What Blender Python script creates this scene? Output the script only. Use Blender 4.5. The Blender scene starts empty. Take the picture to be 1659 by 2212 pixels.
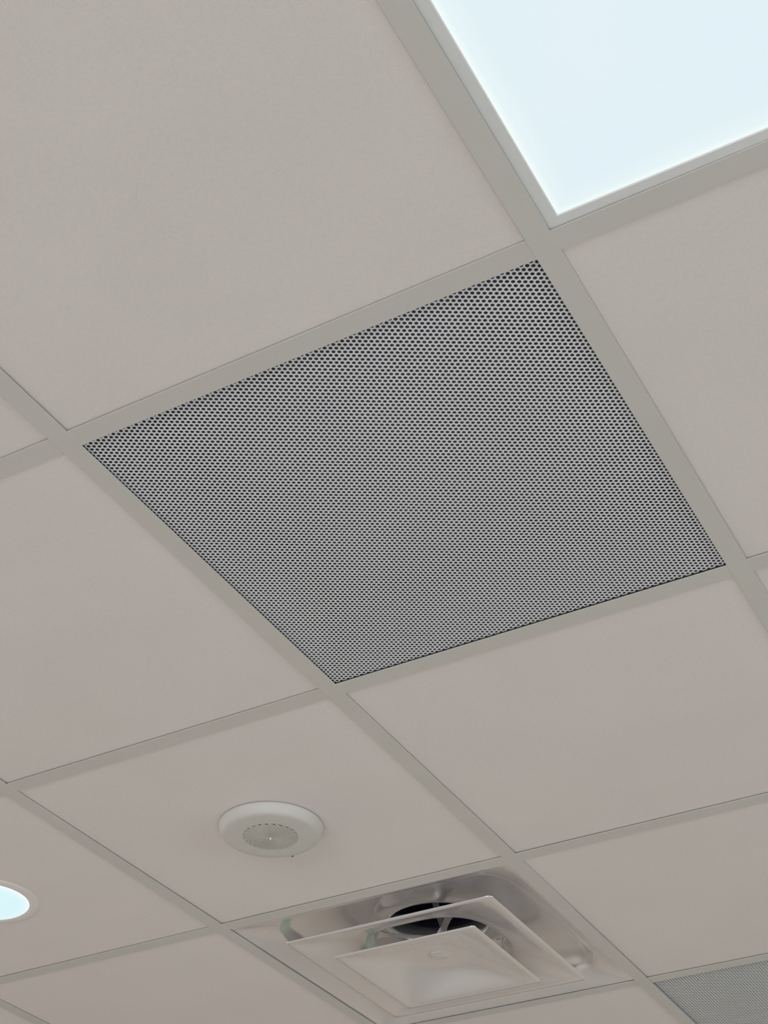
import bpy, math, random
from mathutils import Matrix, Vector
random.seed(7)
S = bpy.context.scene
COL = S.collection
U = 0.6096          # one ceiling module (two feet) in metres
CZ = 2.70           # height of the underside of the ceiling grid

# ------------------------------------------------------------------ camera
cam_d = bpy.data.cameras.new('camera'); cam = bpy.data.objects.new('camera', cam_d); COL.objects.link(cam)
def rodrigues(w):
    t = math.sqrt(sum(a*a for a in w)); return Matrix.Rotation(t, 3, Vector(w))
RC = rodrigues((0.860575290, 0.229945470, -0.473682896))
TC = Vector((-0.608613153, -0.132298400, 2.81030013))
C0 = -(RC.transposed() @ TC)
r0, r1, r2 = RC[0], RC[1], RC[2]
M = Matrix(((r0.x, -r1.x, -r2.x), (r0.y, -r1.y, -r2.y), (r0.z, -r1.z, -r2.z))).to_4x4()
M.translation = Vector((C0.x*U, C0.y*U, CZ + C0.z*U))
cam.matrix_world = M
cam_d.sensor_fit = 'HORIZONTAL'; cam_d.sensor_width = 36.0
cam_d.lens = 3177.82451/1659*36.0
cam_d.clip_start = 0.02
S.camera = cam

# ------------------------------------------------------------------ colour, world, lights
def lin(c):
    f = lambda v: v/12.92 if v <= 0.04045 else ((v+0.055)/1.055)**2.4
    return tuple(f(x/255) for x in c[:3]) + (1.0,)
S.view_settings.view_transform = 'Standard'; S.view_settings.look = 'None'
S.view_settings.gamma = 1.0; S.view_settings.use_curve_mapping = False
S.view_settings.exposure = 0.0
world = bpy.data.worlds.new('world'); S.world = world; world.use_nodes = True
world.node_tree.nodes['Background'].inputs[0].default_value = (0.75, 0.87, 1.0, 1)
world.node_tree.nodes['Background'].inputs[1].default_value = 0.08

def area(name, loc, target, sx, sy, energy, color, spread=math.radians(110)):
    d = bpy.data.lights.new(name, 'AREA'); d.shape = 'RECTANGLE'; d.size = sx; d.size_y = sy
    d.energy = energy; d.color = color; d.spread = spread
    o = bpy.data.objects.new(name, d); COL.objects.link(o); o.location = loc
    o.rotation_euler = (Vector(target)-Vector(loc)).to_track_quat('-Z', 'Y').to_euler()
    return o
# area lamps added as fill at three made-up windows, aimed down at the floor
area('daylight', (0.6, -4.35, 1.55), (0.6, -0.6, 0.0), 4.6, 1.5, 84, (0.89, 0.945, 1.0))
area('daylight', (4.85, 0.6, 1.55), (1.0, 0.9, 0.0), 4.2, 1.5, 46, (0.86, 0.94, 1.0))
area('daylight', (-4.85, 1.4, 1.55), (-1.6, 1.6, 0.0), 3.0, 1.5, 25, (1.0, 0.92, 0.80))

# ------------------------------------------------------------------ materials
def mat(name, color, rough=0.6, metal=0.0, spec=0.5, noise=None, bump=None, coat=0.0):
    m = bpy.data.materials.new(name); m.use_nodes = True
    nt = m.node_tree; b = nt.nodes['Principled BSDF']
    b.inputs['Roughness'].default_value = rough; b.inputs['Metallic'].default_value = metal
    b.inputs['Specular IOR Level'].default_value = spec; b.inputs['Coat Weight'].default_value = coat
    c = color if len(color) == 4 else tuple(color) + (1,)
    tc = nt.nodes.new('ShaderNodeTexCoord')
    if noise:                      # list of (scale, amount, detail)
        mixv = None
        for sc, am, det in noise:
            n = nt.nodes.new('ShaderNodeTexNoise'); n.inputs['Scale'].default_value = sc; n.inputs['Detail'].default_value = det
            nt.links.new(tc.outputs['Object'], n.inputs['Vector'])
            mr = nt.nodes.new('ShaderNodeMapRange'); mr.inputs['From Min'].default_value = 0.25; mr.inputs['From Max'].default_value = 0.75
            mr.inputs['To Min'].default_value = 1-am; mr.inputs['To Max'].default_value = 1+am
            nt.links.new(n.outputs['Fac'], mr.inputs['Value'])
            if mixv is None: mixv = mr.outputs[0]
            else:
                mm = nt.nodes.new('ShaderNodeMath'); mm.operation = 'MULTIPLY'
                nt.links.new(mixv, mm.inputs[0]); nt.links.new(mr.outputs[0], mm.inputs[1]); mixv = mm.outputs[0]
        vm = nt.nodes.new('ShaderNodeVectorMath'); vm.operation = 'SCALE'; vm.inputs[0].default_value = c[:3]
        nt.links.new(mixv, vm.inputs['Scale']); nt.links.new(vm.outputs[0], b.inputs['Base Color'])
    else: b.inputs['Base Color'].default_value = c
    if bump:
        n = nt.nodes.new('ShaderNodeTexNoise'); n.inputs['Scale'].default_value = bump[0]; n.inputs['Detail'].default_value = 2
        nt.links.new(tc.outputs['Object'], n.inputs['Vector'])
        bp = nt.nodes.new('ShaderNodeBump'); bp.inputs['Strength'].default_value = bump[1]; bp.inputs['Distance'].default_value = bump[2]
        nt.links.new(n.outputs['Fac'], bp.inputs['Height']); nt.links.new(bp.outputs[0], b.inputs['Normal'])
    return m
M_tile = mat('tile_face', (0.808, 0.738, 0.695), 0.95, spec=0.1, noise=[(700, 0.045, 1), (160, 0.018, 2), (5, 0.02, 2)])
M_tee = mat('painted_tee', (0.66, 0.625, 0.572), 0.5, spec=0.3, noise=[(9, 0.015, 2)])
M_perf = mat('perforated_steel', (0.79, 0.775, 0.755), 0.5, spec=0.35, noise=[(6, 0.02, 2)])
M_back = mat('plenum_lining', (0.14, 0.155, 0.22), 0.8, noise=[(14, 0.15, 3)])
M_ledframe = mat('lamp_frame_paint', (0.80, 0.79, 0.77), 0.4, spec=0.4, noise=[(60, 0.02, 3)])
M_gloss = mat('glossy_white_paint', (0.90, 0.865, 0.86), 0.24, 0.6, spec=0.6, noise=[(5, 0.015, 2)], bump=(6, 0.14, 0.004), coat=0.85)
M_gloss.node_tree.nodes['Principled BSDF'].inputs['Coat Roughness'].default_value = 0.08
M_duct = mat('duct_lining', (0.035, 0.035, 0.07), 0.7, noise=[(20, 0.2, 3)])
M_damper = mat('damper_steel', (0.20, 0.21, 0.25), 0.45, 0.3, noise=[(20, 0.1, 2)])
M_sensor = mat('sensor_plastic', (0.665, 0.63, 0.58), 0.55, spec=0.35, noise=[(30, 0.01, 2)])
M_lens = mat('ribbed_lens_plastic', (0.53, 0.495, 0.44), 0.6, spec=0.2, noise=[(40, 0.02, 2)])
M_nib = mat('pale_nib', (0.85, 0.84, 0.80), 0.4, noise=[(40, 0.02, 2)])
M_dark = mat('dark_slot', (0.12, 0.11, 0.10), 0.7, noise=[(40, 0.1, 2)])
M_trim = mat('lamp_trim_paint', (0.85, 0.785, 0.74), 0.7, spec=0.2, noise=[(30, 0.01, 2)])
M_wall = mat('wall_paint', (0.78, 0.76, 0.72), 0.9, noise=[(3, 0.02, 3)])
M_wallwarm = mat('warm_wall_paint', (0.72, 0.64, 0.55), 0.9, noise=[(3, 0.02, 3)])
M_floor = mat('floor_tile', (0.69, 0.675, 0.655), 0.7, noise=[(2.5, 0.05, 4), (40, 0.04, 2)])
M_green = mat('green_paint', (0.06, 0.58, 0.22), 0.7, noise=[(3, 0.05, 3)])
M_alu = mat('window_frame_paint', (0.6, 0.6, 0.6), 0.5, noise=[(8, 0.02, 2)])
M_slab = mat('concrete', (0.25, 0.25, 0.26), 0.9, noise=[(4, 0.1, 4)])

def emit(name, centre, edge, strength, e0, square=True):
    """glowing diffuser: an edge-lit sheet is a little brighter along its rim"""
    m = bpy.data.materials.new(name); m.use_nodes = True; nt = m.node_tree
    nt.nodes.remove(nt.nodes['Principled BSDF'])
    out = nt.nodes['Material Output']; em = nt.nodes.new('ShaderNodeEmission'); em.inputs[1].default_value = strength
    tc = nt.nodes.new('ShaderNodeTexCoord'); sp = nt.nodes.new('ShaderNodeSeparateXYZ'); nt.links.new(tc.outputs['Object'], sp.inputs[0])
    def mth(op, a, b=None):
        n = nt.nodes.new('ShaderNodeMath'); n.operation = op
        for k, v in enumerate((a, b)):
            if v is None: continue
            if isinstance(v, (int, float)): n.inputs[k].default_value = v
            else: nt.links.new(v, n.inputs[k])
        return n.outputs[0]
    if square: d = mth('MAXIMUM', mth('ABSOLUTE', sp.outputs[0]), mth('ABSOLUTE', sp.outputs[1]))
    else: d = mth('SQRT', mth('ADD', mth('MULTIPLY', sp.outputs[0], sp.outputs[0]), mth('MULTIPLY', sp.outputs[1], sp.outputs[1])))
    rp = nt.nodes.new('ShaderNodeValToRGB'); nt.links.new(mth('DIVIDE', d, e0), rp.inputs[0])
    rp.color_ramp.elements[0].position = 0.0; rp.color_ramp.elements[0].color = lin(centre)
    e = rp.color_ramp.elements.new(0.90 if square else 0.80); e.color = lin(centre)
    e = rp.color_ramp.elements.new(0.972 if square else 0.95); e.color = lin([(a*2+b)/3 for a, b in zip(centre, edge)])
    rp.color_ramp.elements[-1].position = 1.0; rp.color_ramp.elements[-1].color = lin(edge)
    n = nt.nodes.new('ShaderNodeTexNoise'); n.inputs['Scale'].default_value = 5; nt.links.new(tc.outputs['Object'], n.inputs['Vector'])
    mx = nt.nodes.new('ShaderNodeMixRGB'); mx.blend_type = 'MULTIPLY'; mx.inputs[0].default_value = 1
    r2_ = nt.nodes.new('ShaderNodeValToRGB'); nt.links.new(n.outputs['Fac'], r2_.inputs[0])
    r2_.color_ramp.elements[0].color = (0.965, 0.98, 0.99, 1); r2_.color_ramp.elements[0].position = 0.3
    r2_.color_ramp.elements[1].color = (1.0, 1.0, 1.0, 1); r2_.color_ramp.elements[1].position = 0.7
    nt.links.new(rp.outputs[0], mx.inputs[1]); nt.links.new(r2_.outputs[0], mx.inputs[2])
    nt.links.new(mx.outputs[0], em.inputs[0]); nt.links.new(em.outputs[0], out.inputs['Surface'])
    return m
M_glow = emit('lamp_diffuser_glow', (228, 242, 247), (246, 255, 252), 1.0, 0.4559*U)
M_glow_round = emit('round_lamp_glow', (222, 248, 252), (250, 255, 255), 1.0, 0.128*U, square=False)

# ------------------------------------------------------------------ mesh helpers
class MB:
    def __init__(s): s.v = []; s.f = []
    def add(s, vs, fs):
        n = len(s.v); s.v += [tuple(v) for v in vs]; s.f += [tuple(i+n for i in f) for f in fs]; return s
    def box(s, x0, x1, y0, y1, z0, z1):
        return s.hexa([(x0, y0), (x1, y0), (x1, y1), (x0, y1)], z0, z1)
    def hexa(s, q, z0, z1):
        vs = [(x, y, z0) for x, y in q] + [(x, y, z1) for x, y in q]
        return s.add(vs, [(3, 2, 1, 0), (4, 5, 6, 7), (0, 1, 5, 4), (1, 2, 6, 5), (2, 3, 7, 6), (3, 0, 4, 7)])
    def rings(s, rings, cap0=False, cap1=False):
        n = len(rings[0]); vs = [p for r in rings for p in r]; fs = []
        for k in range(len(rings)-1):
            for i in range(n):
                j = (i+1) % n; fs.append((k*n+i, k*n+j, (k+1)*n+j, (k+1)*n+i))
        if cap0: fs.append(tuple(range(n-1, -1, -1)))
        if cap1: fs.append(tuple((len(rings)-1)*n+i for i in range(n)))
        return s.add(vs, fs)
    def lathe(s, prof, n=64, cx=0, cy=0):
        return s.rings([[(cx+r*math.cos(2*math.pi*i/n), cy+r*math.sin(2*math.pi*i/n), z) for i in range(n)] for r, z in prof])
    def build(s, name, m, parent=None, loc=None, smooth=False, bevel=0, solid=0):
        me = bpy.data.meshes.new(name); me.from_pydata(s.v, [], s.f); me.validate(); me.update()
        me.materials.append(m)
        if smooth: me.polygons.foreach_set('use_smooth', [True]*len(me.polygons))
        o = bpy.data.objects.new(name, me); COL.objects.link(o)
        if parent: o.parent = parent
        if loc: o.location = loc
        if solid:
            k = o.modifiers.new('solid', 'SOLIDIFY'); k.thickness = solid; k.offset = 0
        if bevel:
            k = o.modifiers.new('bevel', 'BEVEL'); k.width = bevel; k.segments = 2; k.limit_method = 'ANGLE'; k.angle_limit = math.radians(50)
        return o
def tag(o, label=None, cat=None, group=None, kind=None):
    for k, v in (('label', label), ('category', cat), ('group', group), ('kind', kind)):
        if v: o[k] = v
    return o
def thing(name, loc, label, cat, group=None):
    o = bpy.data.objects.new(name, None); COL.objects.link(o); o.location = loc; o.empty_display_size = 0.1
    return tag(o, label, cat, group)
def struct(o): o['kind'] = 'structure'; return o

# ------------------------------------------------------------------ the lines of the ceiling grid (module units)
HA, HB = 0.02188, 0.02253
AX = {-1: (-1.0011, 0.0030), 0: (0.0, -0.00177), 1: (1.0, -0.00137)}
BY = {0: (0.0, -0.00167), 1: (0.99983, 0.0011), 2: (1.99316, 0.0004), 3: (3.0043, 0.00003)}
def ax(j, y): a, s = AX.get(j, (j, 0.0)); return a + s*y
def by(i, x): b, s = BY.get(i, (i, 0.0)); return b + s*x
def node(i, j, di=0.0, dj=0.0):
    """point near the crossing of cross line i and main line j, moved by di, dj"""
    y = by(i, ax(j, i)); x = ax(j, y) + dj
    return (x*U, (by(i, x) + di)*U)

# ------------------------------------------------------------------ the room (outside the picture, it shapes the light)
X0, X1, Y0, Y1 = -5.0, 5.0, -4.5, 5.0
def wall_with_hole(axis, pos, a0, a1, h0, h1, z0=0.8, z1=2.3, t=0.12):
    mb = MB()
    for (p, q, u, v) in ((a0, a1, 0, z0), (a0, a1, z1, CZ+0.6), (a0, h0, z0, z1), (h1, a1, z0, z1)):
        if axis == 'y': mb.box(p, q, min(pos, pos+t), max(pos, pos+t), u, v)
        else: mb.box(min(pos, pos+t), max(pos, pos+t), p, q, u, v)
    return mb
struct(MB().box(X0, X1, Y0, Y1, -0.1, 0).build('floor', M_floor))
struct(wall_with_hole('y', Y0, X0, X1, -1.8, 3.0, t=-0.12).build('wall_south', M_wall))
struct(MB().box(X0, X1, Y1, Y1+0.12, 0, CZ+0.6).build('wall_north', M_wallwarm))
struct(wall_with_hole('x', X1, Y0, Y1, -1.6, 2.8, t=0.12).build('wall_east', M_wall))
struct(wall_with_hole('x', X0, Y0, Y1, -0.2, 3.0, t=-0.12).build('wall_west', M_wallwarm))
struct(MB().box(-1.1, 3.3, Y1-0.02, Y1, 1.80, 2.20).build('trim_1', M_green))  # unseen board added for the green reflections in the air diffuser
for n_, (ax_, pos, h0, h1) in enumerate((('y', Y0, -1.8, 3.0), ('x', X1, -1.6, 2.8), ('x', X0, -0.2, 3.0)), 1):
    mb = MB()
    e = 0.05; c = pos - 0.06 if pos < 0 else pos + 0.06
    bars = [(h0, h0+e, 0.8, 2.3), (h1-e, h1, 0.8, 2.3), (h0+e, h1-e, 0.8, 0.85), (h0+e, h1-e, 2.25, 2.3), ((h0+h1)/2-0.025, (h0+h1)/2+0.025, 0.85, 2.25)]
    for p, q, u, v in bars:
        if ax_ == 'y': mb.box(p, q, c-0.03, c+0.03, u, v)
        else: mb.box(c-0.03, c+0.03, p, q, u, v)
    struct(mb.build('window_%d' % n_, M_alu))  # window frames made up to go with the added fill lamps

# the rest of the ceiling round the part the photo shows: same tiles and bars, one surface
CELLS = {(-1, -1), (-1, 0), (-1, 1), (0, -1), (0, 0), (0, 1), (1, -2), (1, -1), (1, 0), (1, 1), (2, -3), (2, -2), (2, -1), (2, 0), (3, -1), (3, 0)}
JR, IR = range(-8, 8), range(-7, 8)
mb = MB()
for i in IR:
    for j in JR:
        if (i, j) in CELLS: continue
        x0, x1 = max(j*U+0.003, X0), min((j+1)*U-0.003, X1); y0, y1 = max(i*U+0.003, Y0), min((i+1)*U-0.003, Y1)
        if x1-x0 < 0.02 or y1-y0 < 0.02: continue
        mb.box(x0, x1, y0, y1, CZ+0.004, CZ+0.02)
for j in JR:                                     # bars of that outer ceiling
    for i in IR:
        if (i, j) not in CELLS and (i, j-1) not in CELLS and abs(j*U) < 4.9 and abs(i*U) < 4.4:
            mb.box(j*U-0.0133, j*U+0.0133, i*U, min((i+1)*U, Y1), CZ, CZ+0.0012)
        if (i, j) not in CELLS and (i-1, j) not in CELLS and abs(j*U) < 4.9 and i*U > -4.4 and i*U < 4.9:
            mb.box(j*U+0.0133, min((j+1)*U-0.0133, X1), i*U-0.0137, i*U+0.0137, CZ+0.0004, CZ+0.0012)
struct(mb.build('ceiling', M_tile))
struct(MB().box(X0, X1, Y0, Y1, CZ+0.55, CZ+0.6).build('ceiling', M_slab))

# ------------------------------------------------------------------ the suspended grid
FT = 0.0012
grid = thing('ceiling_grid', (0, 0, CZ), 'off-white metal suspension grid of bars carrying all the ceiling tiles', 'ceiling grid')
grid['kind'] = 'thing'
def bar(name, q, z0, web):
    """flange with softly rounded edges, a web and a bulb above it; q = four corners of the flange"""
    mb = MB().hexa(q, z0, z0+FT)
    (ax0, ay0), (bx0, by0), (cx0, cy0), (dx0, dy0) = q
    if web == 'y':
        a = ((ax0+bx0)/2, ay0); b = ((dx0+cx0)/2, dy0)
        for w, u, v in ((0.0008, FT, 0.030), (0.003, 0.030, 0.038)):
            mb.hexa([(a[0]-w, a[1]), (a[0]+w, a[1]), (b[0]+w, b[1]), (b[0]-w, b[1])], z0+u, z0+v)
    else:
        a = (ax0, (ay0+dy0)/2); b = (bx0, (by0+cy0)/2)
        for w, u, v in ((0.0008, FT, 0.026), (0.003, 0.026, 0.034)):
            mb.hexa([(a[0], a[1]-w), (b[0], b[1]-w), (b[0], b[1]+w), (a[0], a[1]+w)], z0+u, z0+v)
    return mb.build(name, M_tee, grid, bevel=0.0003)
def main(j, y0, y1, dz=0.0, dw=0.0):
    h = HA + dw
    q = [((ax(j, y0)-h)*U, y0*U), ((ax(j, y0)+h)*U, y0*U), ((ax(j, y1)+h)*U, y1*U), ((ax(j, y1)-h)*U, y1*U)]
    return bar('main_runner', q, dz, 'y')
main(-2, 1, 5); main(-1, -1, 5)
main(0, -2, 2.3770); main(0, 2.3775, 5, -0.0009, -0.0003)       # the joint beside the air diffuser
main(1, -2, 2.5); main(2, -1.5, 2)
need = {0: [-2, -1, 0, 1], 1: [-2, -1, 0, 1], 2: [-3, -2, -1, 0, 1], 3: [-3, -2, -1, 0], 4: [-1, 0], -1: [-1, 0, 1]}
for i, js in need.items():
    for j in js:
        dz = 0.0005 + random.uniform(-0.0001, 0.0002)
        q = [node(i, j, -HB, HA-0.0008), node(i, j+1, -HB, -HA+0.0008), node(i, j+1, HB, -HA+0.0008), node(i, j, HB, HA-0.0008)]
        bar('cross_tee', q, dz, 'x')

# ------------------------------------------------------------------ tiles
TZ = 0.0026
def tile(i, j, label, gap=0.0, tilt=(0, 0)):
    m_ = 0.006
    q = [node(i, j, m_, m_), node(i, j+1, m_, -m_), node(i+1, j+1, -m_, -m_), node(i+1, j, -m_, m_)]
    cx = sum(p[0] for p in q)/4; cy = sum(p[1] for p in q)/4
    ql = [(x-cx, y-cy) for x, y in q]
    o = MB().hexa(ql, 0, 0.016).build('ceiling_tile', M_tile, loc=(cx, cy, CZ+TZ+gap), bevel=0.0006)
    o.rotation_euler = (tilt[0], tilt[1], 0)
    return tag(o, label, 'ceiling tile', 'square lay-in tiles of the suspended ceiling', 'thing')
T = [
 (-1, -1, 'off-white ceiling tile, tiny corner above the horizontal bar at the left edge'),
 (-1, 0, 'large off-white ceiling tile above the big perforated grille, beside the lit square panel'),
 (0, -1, 'off-white ceiling tile bordering the big perforated grille on its lower left side'),
 (0, 1, 'off-white ceiling tile at the right edge directly below the lit square panel'),
 (1, -2, 'off-white ceiling tile holding the round lit disc lamp'),
 (1, -1, 'off-white ceiling tile with the round white sensor mounted on it'),
 (1, 0, 'off-white ceiling tile bordering the lower right edge of the big perforated grille'),
 (1, 1, 'thin sliver of ceiling tile at the right edge, level with the big grille\'s lower corner'),
 (2, -3, 'off-white ceiling tile, small triangle in the bottom left corner'),
 (2, -2, 'off-white ceiling tile at the bottom between the round disc lamp and the square air diffuser'),
 (2, 0, 'off-white ceiling tile beside the square air diffuser, directly above the second perforated grille'),
 (3, -1, 'off-white ceiling tile at the bottom edge between the air diffuser and the second perforated grille'),
]
for i, j, lab in T:
    tile(i, j, lab, random.uniform(0, 0.0002), (random.uniform(0.0014, 0.0026), random.uniform(0.0003, 0.0012)))

# ------------------------------------------------------------------ perforated return grilles
PITCH = 0.25/24.0
def perforated_sheet(x0, x1, y0, y1, xs, ys, zs, r=0.00378, nseg=12):
    """hexagonal pattern of round holes, cut straight at the sheet's edges; module units -> metres; returns MB"""
    mb = MB(); s3 = PITCH*math.sqrt(3)/2
    R = PITCH/math.sqrt(3)
    ang = [math.pi/6*k for k in range(12)]
    verts = {}; faces = []; vl = []
    def vid(x, y):
        x = min(max(x, x0), x1); y = min(max(y, y0), y1)
        k = (round(x*2e5), round(y*2e5))
        if k not in verts: verts[k] = len(vl); vl.append((x*U, y*U, zs))
        return verts[k]
    c0 = math.floor((x0-xs)/s3)-1; c1 = math.ceil((x1-xs)/s3)+1
    for c in range(c0, c1+1):
        cx = xs + c*s3; off = PITCH/2 if c % 2 else 0
        k0 = math.floor((y0-ys-off)/PITCH)-1; k1 = math.ceil((y1-ys-off)/PITCH)+1
        for k in range(k0, k1+1):
            cy = ys + off + k*PITCH
            if cx+R < x0 or cx-R > x1 or cy+R < y0 or cy-R > y1: continue
            o_, i_ = [], []
            for n_, a in enumerate(ang):
                rr = R if n_ % 2 == 0 else PITCH/2
                o_.append(vid(cx+rr*math.cos(a), cy+rr*math.sin(a)))
                i_.append(vid(cx+r*math.cos(a), cy+r*math.sin(a)))
            for n_ in range(12):
                m = (n_+1) % 12
                f = []
                for v in (o_[n_], i_[n_], i_[m], o_[m]):
                    if v not in f: f.append(v)
                if len(f) >= 3: faces.append(tuple(f))
    mb.v = vl; mb.f = faces
    return mb
def grille_root(i, j, label, phase=None):
    cx, cy = (j+0.5), (i+0.5)
    root = thing('return_air_grille', (cx*U, cy*U, CZ), label, 'air grille', 'perforated square return air grilles')
    return root
g1 = grille_root(0, 0, 'large perforated off-white return air grille in the middle, full of small round holes')
zs = 0.0040/U
sx = lambda xa, ya: (xa + zs*(xa-C0.x)/(-C0.z), ya + zs*(ya-C0.y)/(-C0.z))     # ceiling-plane point -> point on the raised sheet
hx, hy = sx(0.9765, 0.0243)
_, yend = sx(0.5, 0.9700)
sheet = perforated_sheet(0.004-0.5, 0.996-0.5, 0.004-0.5, yend-0.5, hx-0.5, hy-0.5, zs*U)
face = sheet.build('perforated_face', M_perf, g1, solid=0.0005)
# dark box behind the sheet
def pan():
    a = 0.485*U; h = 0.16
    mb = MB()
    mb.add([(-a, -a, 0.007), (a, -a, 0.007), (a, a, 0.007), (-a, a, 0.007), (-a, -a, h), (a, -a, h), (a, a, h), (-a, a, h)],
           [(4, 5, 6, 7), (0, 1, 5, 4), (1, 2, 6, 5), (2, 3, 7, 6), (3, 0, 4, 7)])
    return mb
back = pan().build('back_box', M_back, g1)
g2 = grille_root(3, 0, 'perforated grey return air grille cut off by the bottom right corner')
f2 = face.copy(); COL.objects.link(f2); f2.parent = g2
b2 = back.copy(); COL.objects.link(b2); b2.parent = g2

# ------------------------------------------------------------------ flat LED panel
led = thing('led_panel_light', (1.5*U, -0.5*U, CZ), 'large lit flat square ceiling lamp with white frame at the top right', 'ceiling light')
def ring_sq(a, z): return [(-a*U, -a*U, z), (a*U, -a*U, z), (a*U, a*U, z), (-a*U, a*U, z)]
mb = MB().rings([ring_sq(0.492, 0.010), ring_sq(0.492, 0.0020), ring_sq(0.4570, 0.0020), ring_sq(0.4552, 0.0030), ring_sq(0.4552, 0.010)])
mb.f.append((16, 17, 1, 0)); mb.f.append((17, 18, 2, 1)); mb.f.append((18, 19, 3, 2)); mb.f.append((19, 16, 0, 3))
mb.build('frame', M_ledframe, led, bevel=0.0003)
led.rotation_euler = (-0.0012, 0.004, 0.0); led.location.z = CZ + 0.0003
MB().box(-0.4556*U, 0.4556*U, -0.4556*U, 0.4556*U, 0.0034, 0.0060).build('diffuser_sheet', M_glow, led)['label'] = 'glowing bluish white diffuser'
MB().box(-0.42*U, 0.42*U, -0.42*U, 0.42*U, 0.011, 0.040).build('housing', M_alu, led)

# ------------------------------------------------------------------ round disc lamp
dl = thing('disc_light', (-1.505*U, 1.50*U, CZ+TZ), 'round lit ceiling lamp with a thin trim, cut off by the left edge', 'ceiling light')
MB().lathe([(0.0975, 0.001), (0.0975, -0.0004), (0.0955, -0.0012), (0.090, -0.0019), (0.083, -0.0022), (0.0795, -0.0020), (0.0788, -0.0012), (0.0788, 0.001)], 96).build('trim_ring', M_trim, dl, smooth=True)
MB().rings([[(r*math.cos(2*math.pi*k/96), r*math.sin(2*math.pi*k/96), z) for k in range(96)] for r, z in ((0.0785, -0.0012), (0.076, -0.0030), (0.06, -0.0044), (0.03, -0.0052), (0.002, -0.0055))], cap1=True).build('lens', M_glow_round, dl, smooth=True)['label'] = 'glowing round lens'

# ------------------------------------------------------------------ ceiling sensor
sn = thing('ceiling_sensor', (-0.498*U, 1.507*U, CZ+TZ), 'round white ceiling sensor puck with a ribbed grey centre lens', 'sensor')
prof = [(0.080, 0.0), (0.080, -0.0014), (0.0862, -0.0014), (0.0870, -0.0022), (0.0868, -0.0060), (0.0856, -0.0076), (0.0850, -0.0088), (0.0838, -0.0130), (0.0815, -0.0166), (0.0782, -0.0188), (0.0740, -0.0196), (0.0660, -0.0199), (0.0560, -0.0200), (0.0470, -0.0200), (0.0452, -0.0200), (0.0446, -0.0194)]
MB().lathe(prof, 128).build('housing', M_sensor, sn, smooth=True)
rings = []                                       # lens: shallow dome covered in small facets
NR, NA = 12, 96
for k in range(NR+1):
    r = 0.0452*(1-k/NR) + 0.0006*(k/NR)
    zd = -0.0196 - 0.0028*(1-(r/0.0452)**2)
    rings.append([((r)*math.cos(2*math.pi*(a+(k % 2)*0.0)/NA), r*math.sin(2*math.pi*a/NA), zd - (0.0011 if (a//2+k) % 2 else 0)*min(1, r/0.02)) for a in range(NA)])
MB().rings(rings, cap1=True).build('lens', M_lens, sn)['label'] = 'ribbed grey lens'
MB().lathe([(0.0001, -0.0252), (0.0012, -0.0250), (0.0020, -0.0240), (0.0020, -0.0225)], 20).build('indicator', M_nib, sn, smooth=True)
MB().lathe([(0.0001, -0.0003), (0.0014, -0.0003), (0.0020, 0.0), (0.0020, 0.003)], 20).build('reset_pinhole', M_dark, sn, loc=(-0.007, 0.0790, -0.0192))

# ------------------------------------------------------------------ square cone air diffuser
df = thing('air_diffuser', (-0.5*U, 2.5*U, CZ), 'glossy white square air diffuser with three nested pans and a dark round neck', 'air diffuser')
ND = 256
def sq_ring(a, z, n):
    """rounded square of half width a (module units); n = 2 circle ... large n = sharp square"""
    pts = []
    for k in range(ND):
        # points evenly spread by angle but bunched to the corners so square rings stay square
        t = 2*math.pi*(k+0.5)/ND; c, s = math.cos(t), math.sin(t)
        if n > 60: r = a/max(abs(c), abs(s))
        else: r = a/((abs(c)**n+abs(s)**n)**(1/n))
        pts.append((r*c*U, r*s*U, z))
    return pts
def pan_mesh(prof): return MB().rings([sq_ring(*p) for p in prof])
# outer pan: rests on the grid, curves up to the round neck; heights in metres
outer = [(0.492, 0.0026, 99), (0.478, 0.0028, 99), (0.468, 0.0042, 50), (0.452, 0.0078, 20), (0.436, 0.0118, 12), (0.422, 0.0160, 8.5), (0.413, 0.0195, 7), (0.408, 0.0235, 6.2), (0.405, 0.0300, 5.6),
         (0.400, 0.0390, 5), (0.388, 0.0460, 4.4), (0.360, 0.0515, 3.8), (0.320, 0.0550, 3.2), (0.270, 0.0580, 2.6), (0.220, 0.0605, 2.2), (0.185, 0.0625, 2), (0.168, 0.0640, 2), (0.161, 0.0670, 2), (0.158, 0.0800, 2), (0.157, 0.100, 2)]
pan_mesh(outer).build('outer_pan', M_gloss, df, smooth=True, solid=0.0007)
mid = [(0.340, -0.0070, 99), (0.3545, -0.0088, 85), (0.3565, -0.0100, 80), (0.3545, -0.0108, 80), (0.343, -0.0106, 60), (0.328, -0.0088, 24), (0.310, -0.0058, 12), (0.290, -0.0018, 7.5), (0.268, 0.0028, 5), (0.248, 0.0072, 3.9), (0.232, 0.0110, 3.2), (0.222, 0.0145, 2.8), (0.217, 0.0190, 2.5), (0.213, 0.0260, 2.3), (0.208, 0.0320, 2.1), (0.203, 0.0350, 2)]
pan_mesh(mid).build('middle_pan', M_gloss, df, smooth=True, solid=0.0007)
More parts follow.
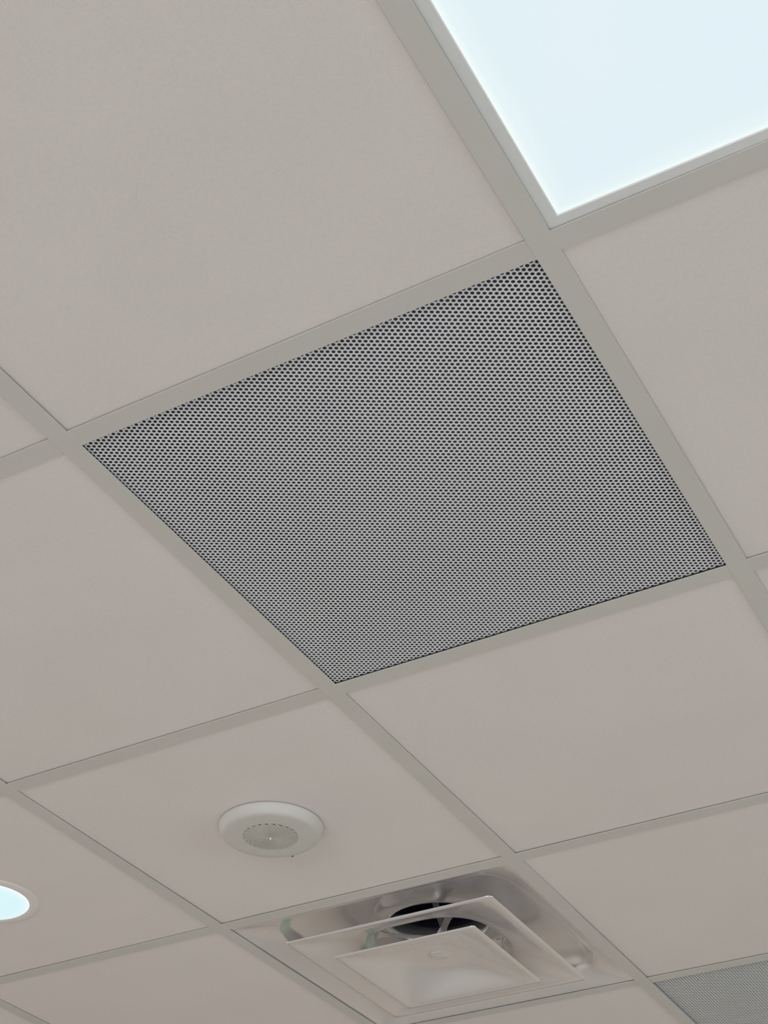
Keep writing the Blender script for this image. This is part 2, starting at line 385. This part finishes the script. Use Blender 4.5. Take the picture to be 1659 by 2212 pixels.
inner = [(0.232, -0.0225, 99), (0.243, -0.0248, 85), (0.2450, -0.0262, 80), (0.2430, -0.0270, 80), (0.230, -0.0264, 40), (0.216, -0.0244, 16), (0.200, -0.0210, 9), (0.182, -0.0165, 5.5), (0.163, -0.0112, 3.8), (0.144, -0.0062, 2.8),
         (0.126, -0.0020, 2.2), (0.110, 0.0008, 2), (0.092, 0.0024, 2), (0.070, 0.0030, 2), (0.040, 0.0032, 2)]
ip = MB().rings([sq_ring(*p) for p in inner] + [sq_ring(0.031, 0.0032, 2), sq_ring(0.0285, 0.0018, 2), sq_ring(0.026, 0.0012, 2), sq_ring(0.001, 0.0010, 2)], cap1=True)
ip.build('inner_panel', M_gloss, df, smooth=True, solid=0.0007)
# round neck and duct above, spokes carrying the pans, damper blades
MB().lathe([(0.0955, 0.10), (0.0955, 0.32), (0.001, 0.32)], 96).build('duct_neck', M_duct, df, smooth=False)['label'] = 'dark round duct opening'
for k in range(4):
    a = math.radians(-52 + 90*k); ca, sa = math.cos(a), math.sin(a)
    mb = MB(); L = []
    for r, w in ((0.0, 0.012), (0.02, 0.009), (0.06, 0.0065), (0.09, 0.0068), (0.103, 0.0085), (0.112, 0.012), (0.119, 0.020)):
        L.append((r, w))
    for (ra, wa), (rb, wb) in zip(L[:-1], L[1:]):
        q = [(ra*ca+wa*sa, ra*sa-wa*ca), (rb*ca+wb*sa, rb*sa-wb*ca), (rb*ca-wb*sa, rb*sa+wb*ca), (ra*ca-wa*sa, ra*sa+wa*ca)]
        mb.hexa(q, 0.0355, 0.0375)
    mb.build('spoke', M_gloss, df)
MB().lathe([(0.0001, 0.005), (0.006, 0.005), (0.006, 0.037), (0.0001, 0.037)], 32).build('centre_post', M_gloss, df, smooth=False)
for k in range(2):
    a = math.radians(20+90*k); c, s = math.cos(a), math.sin(a)
    L_, w = 0.090, 0.006
    MB().hexa([(-L_*c+w*s, -L_*s-w*c), (L_*c+w*s, L_*s-w*c), (L_*c-w*s, L_*s+w*c), (-L_*c-w*s, -L_*s+w*c)], 0.085+0.004*k, 0.0885+0.004*k).build('damper_bar', M_damper, df)
for (sx_, sy_) in ((0.26, -0.315), (-0.19, -0.315), (0.26, 0.315), (-0.19, 0.315)):
    MB().lathe([(0.0001, -0.0022), (0.0026, -0.0018), (0.0034, 0.0), (0.0034, 0.0012)], 16).build('screw', M_damper, df, loc=(sx_*U, sy_*U, 0.0524), smooth=True)
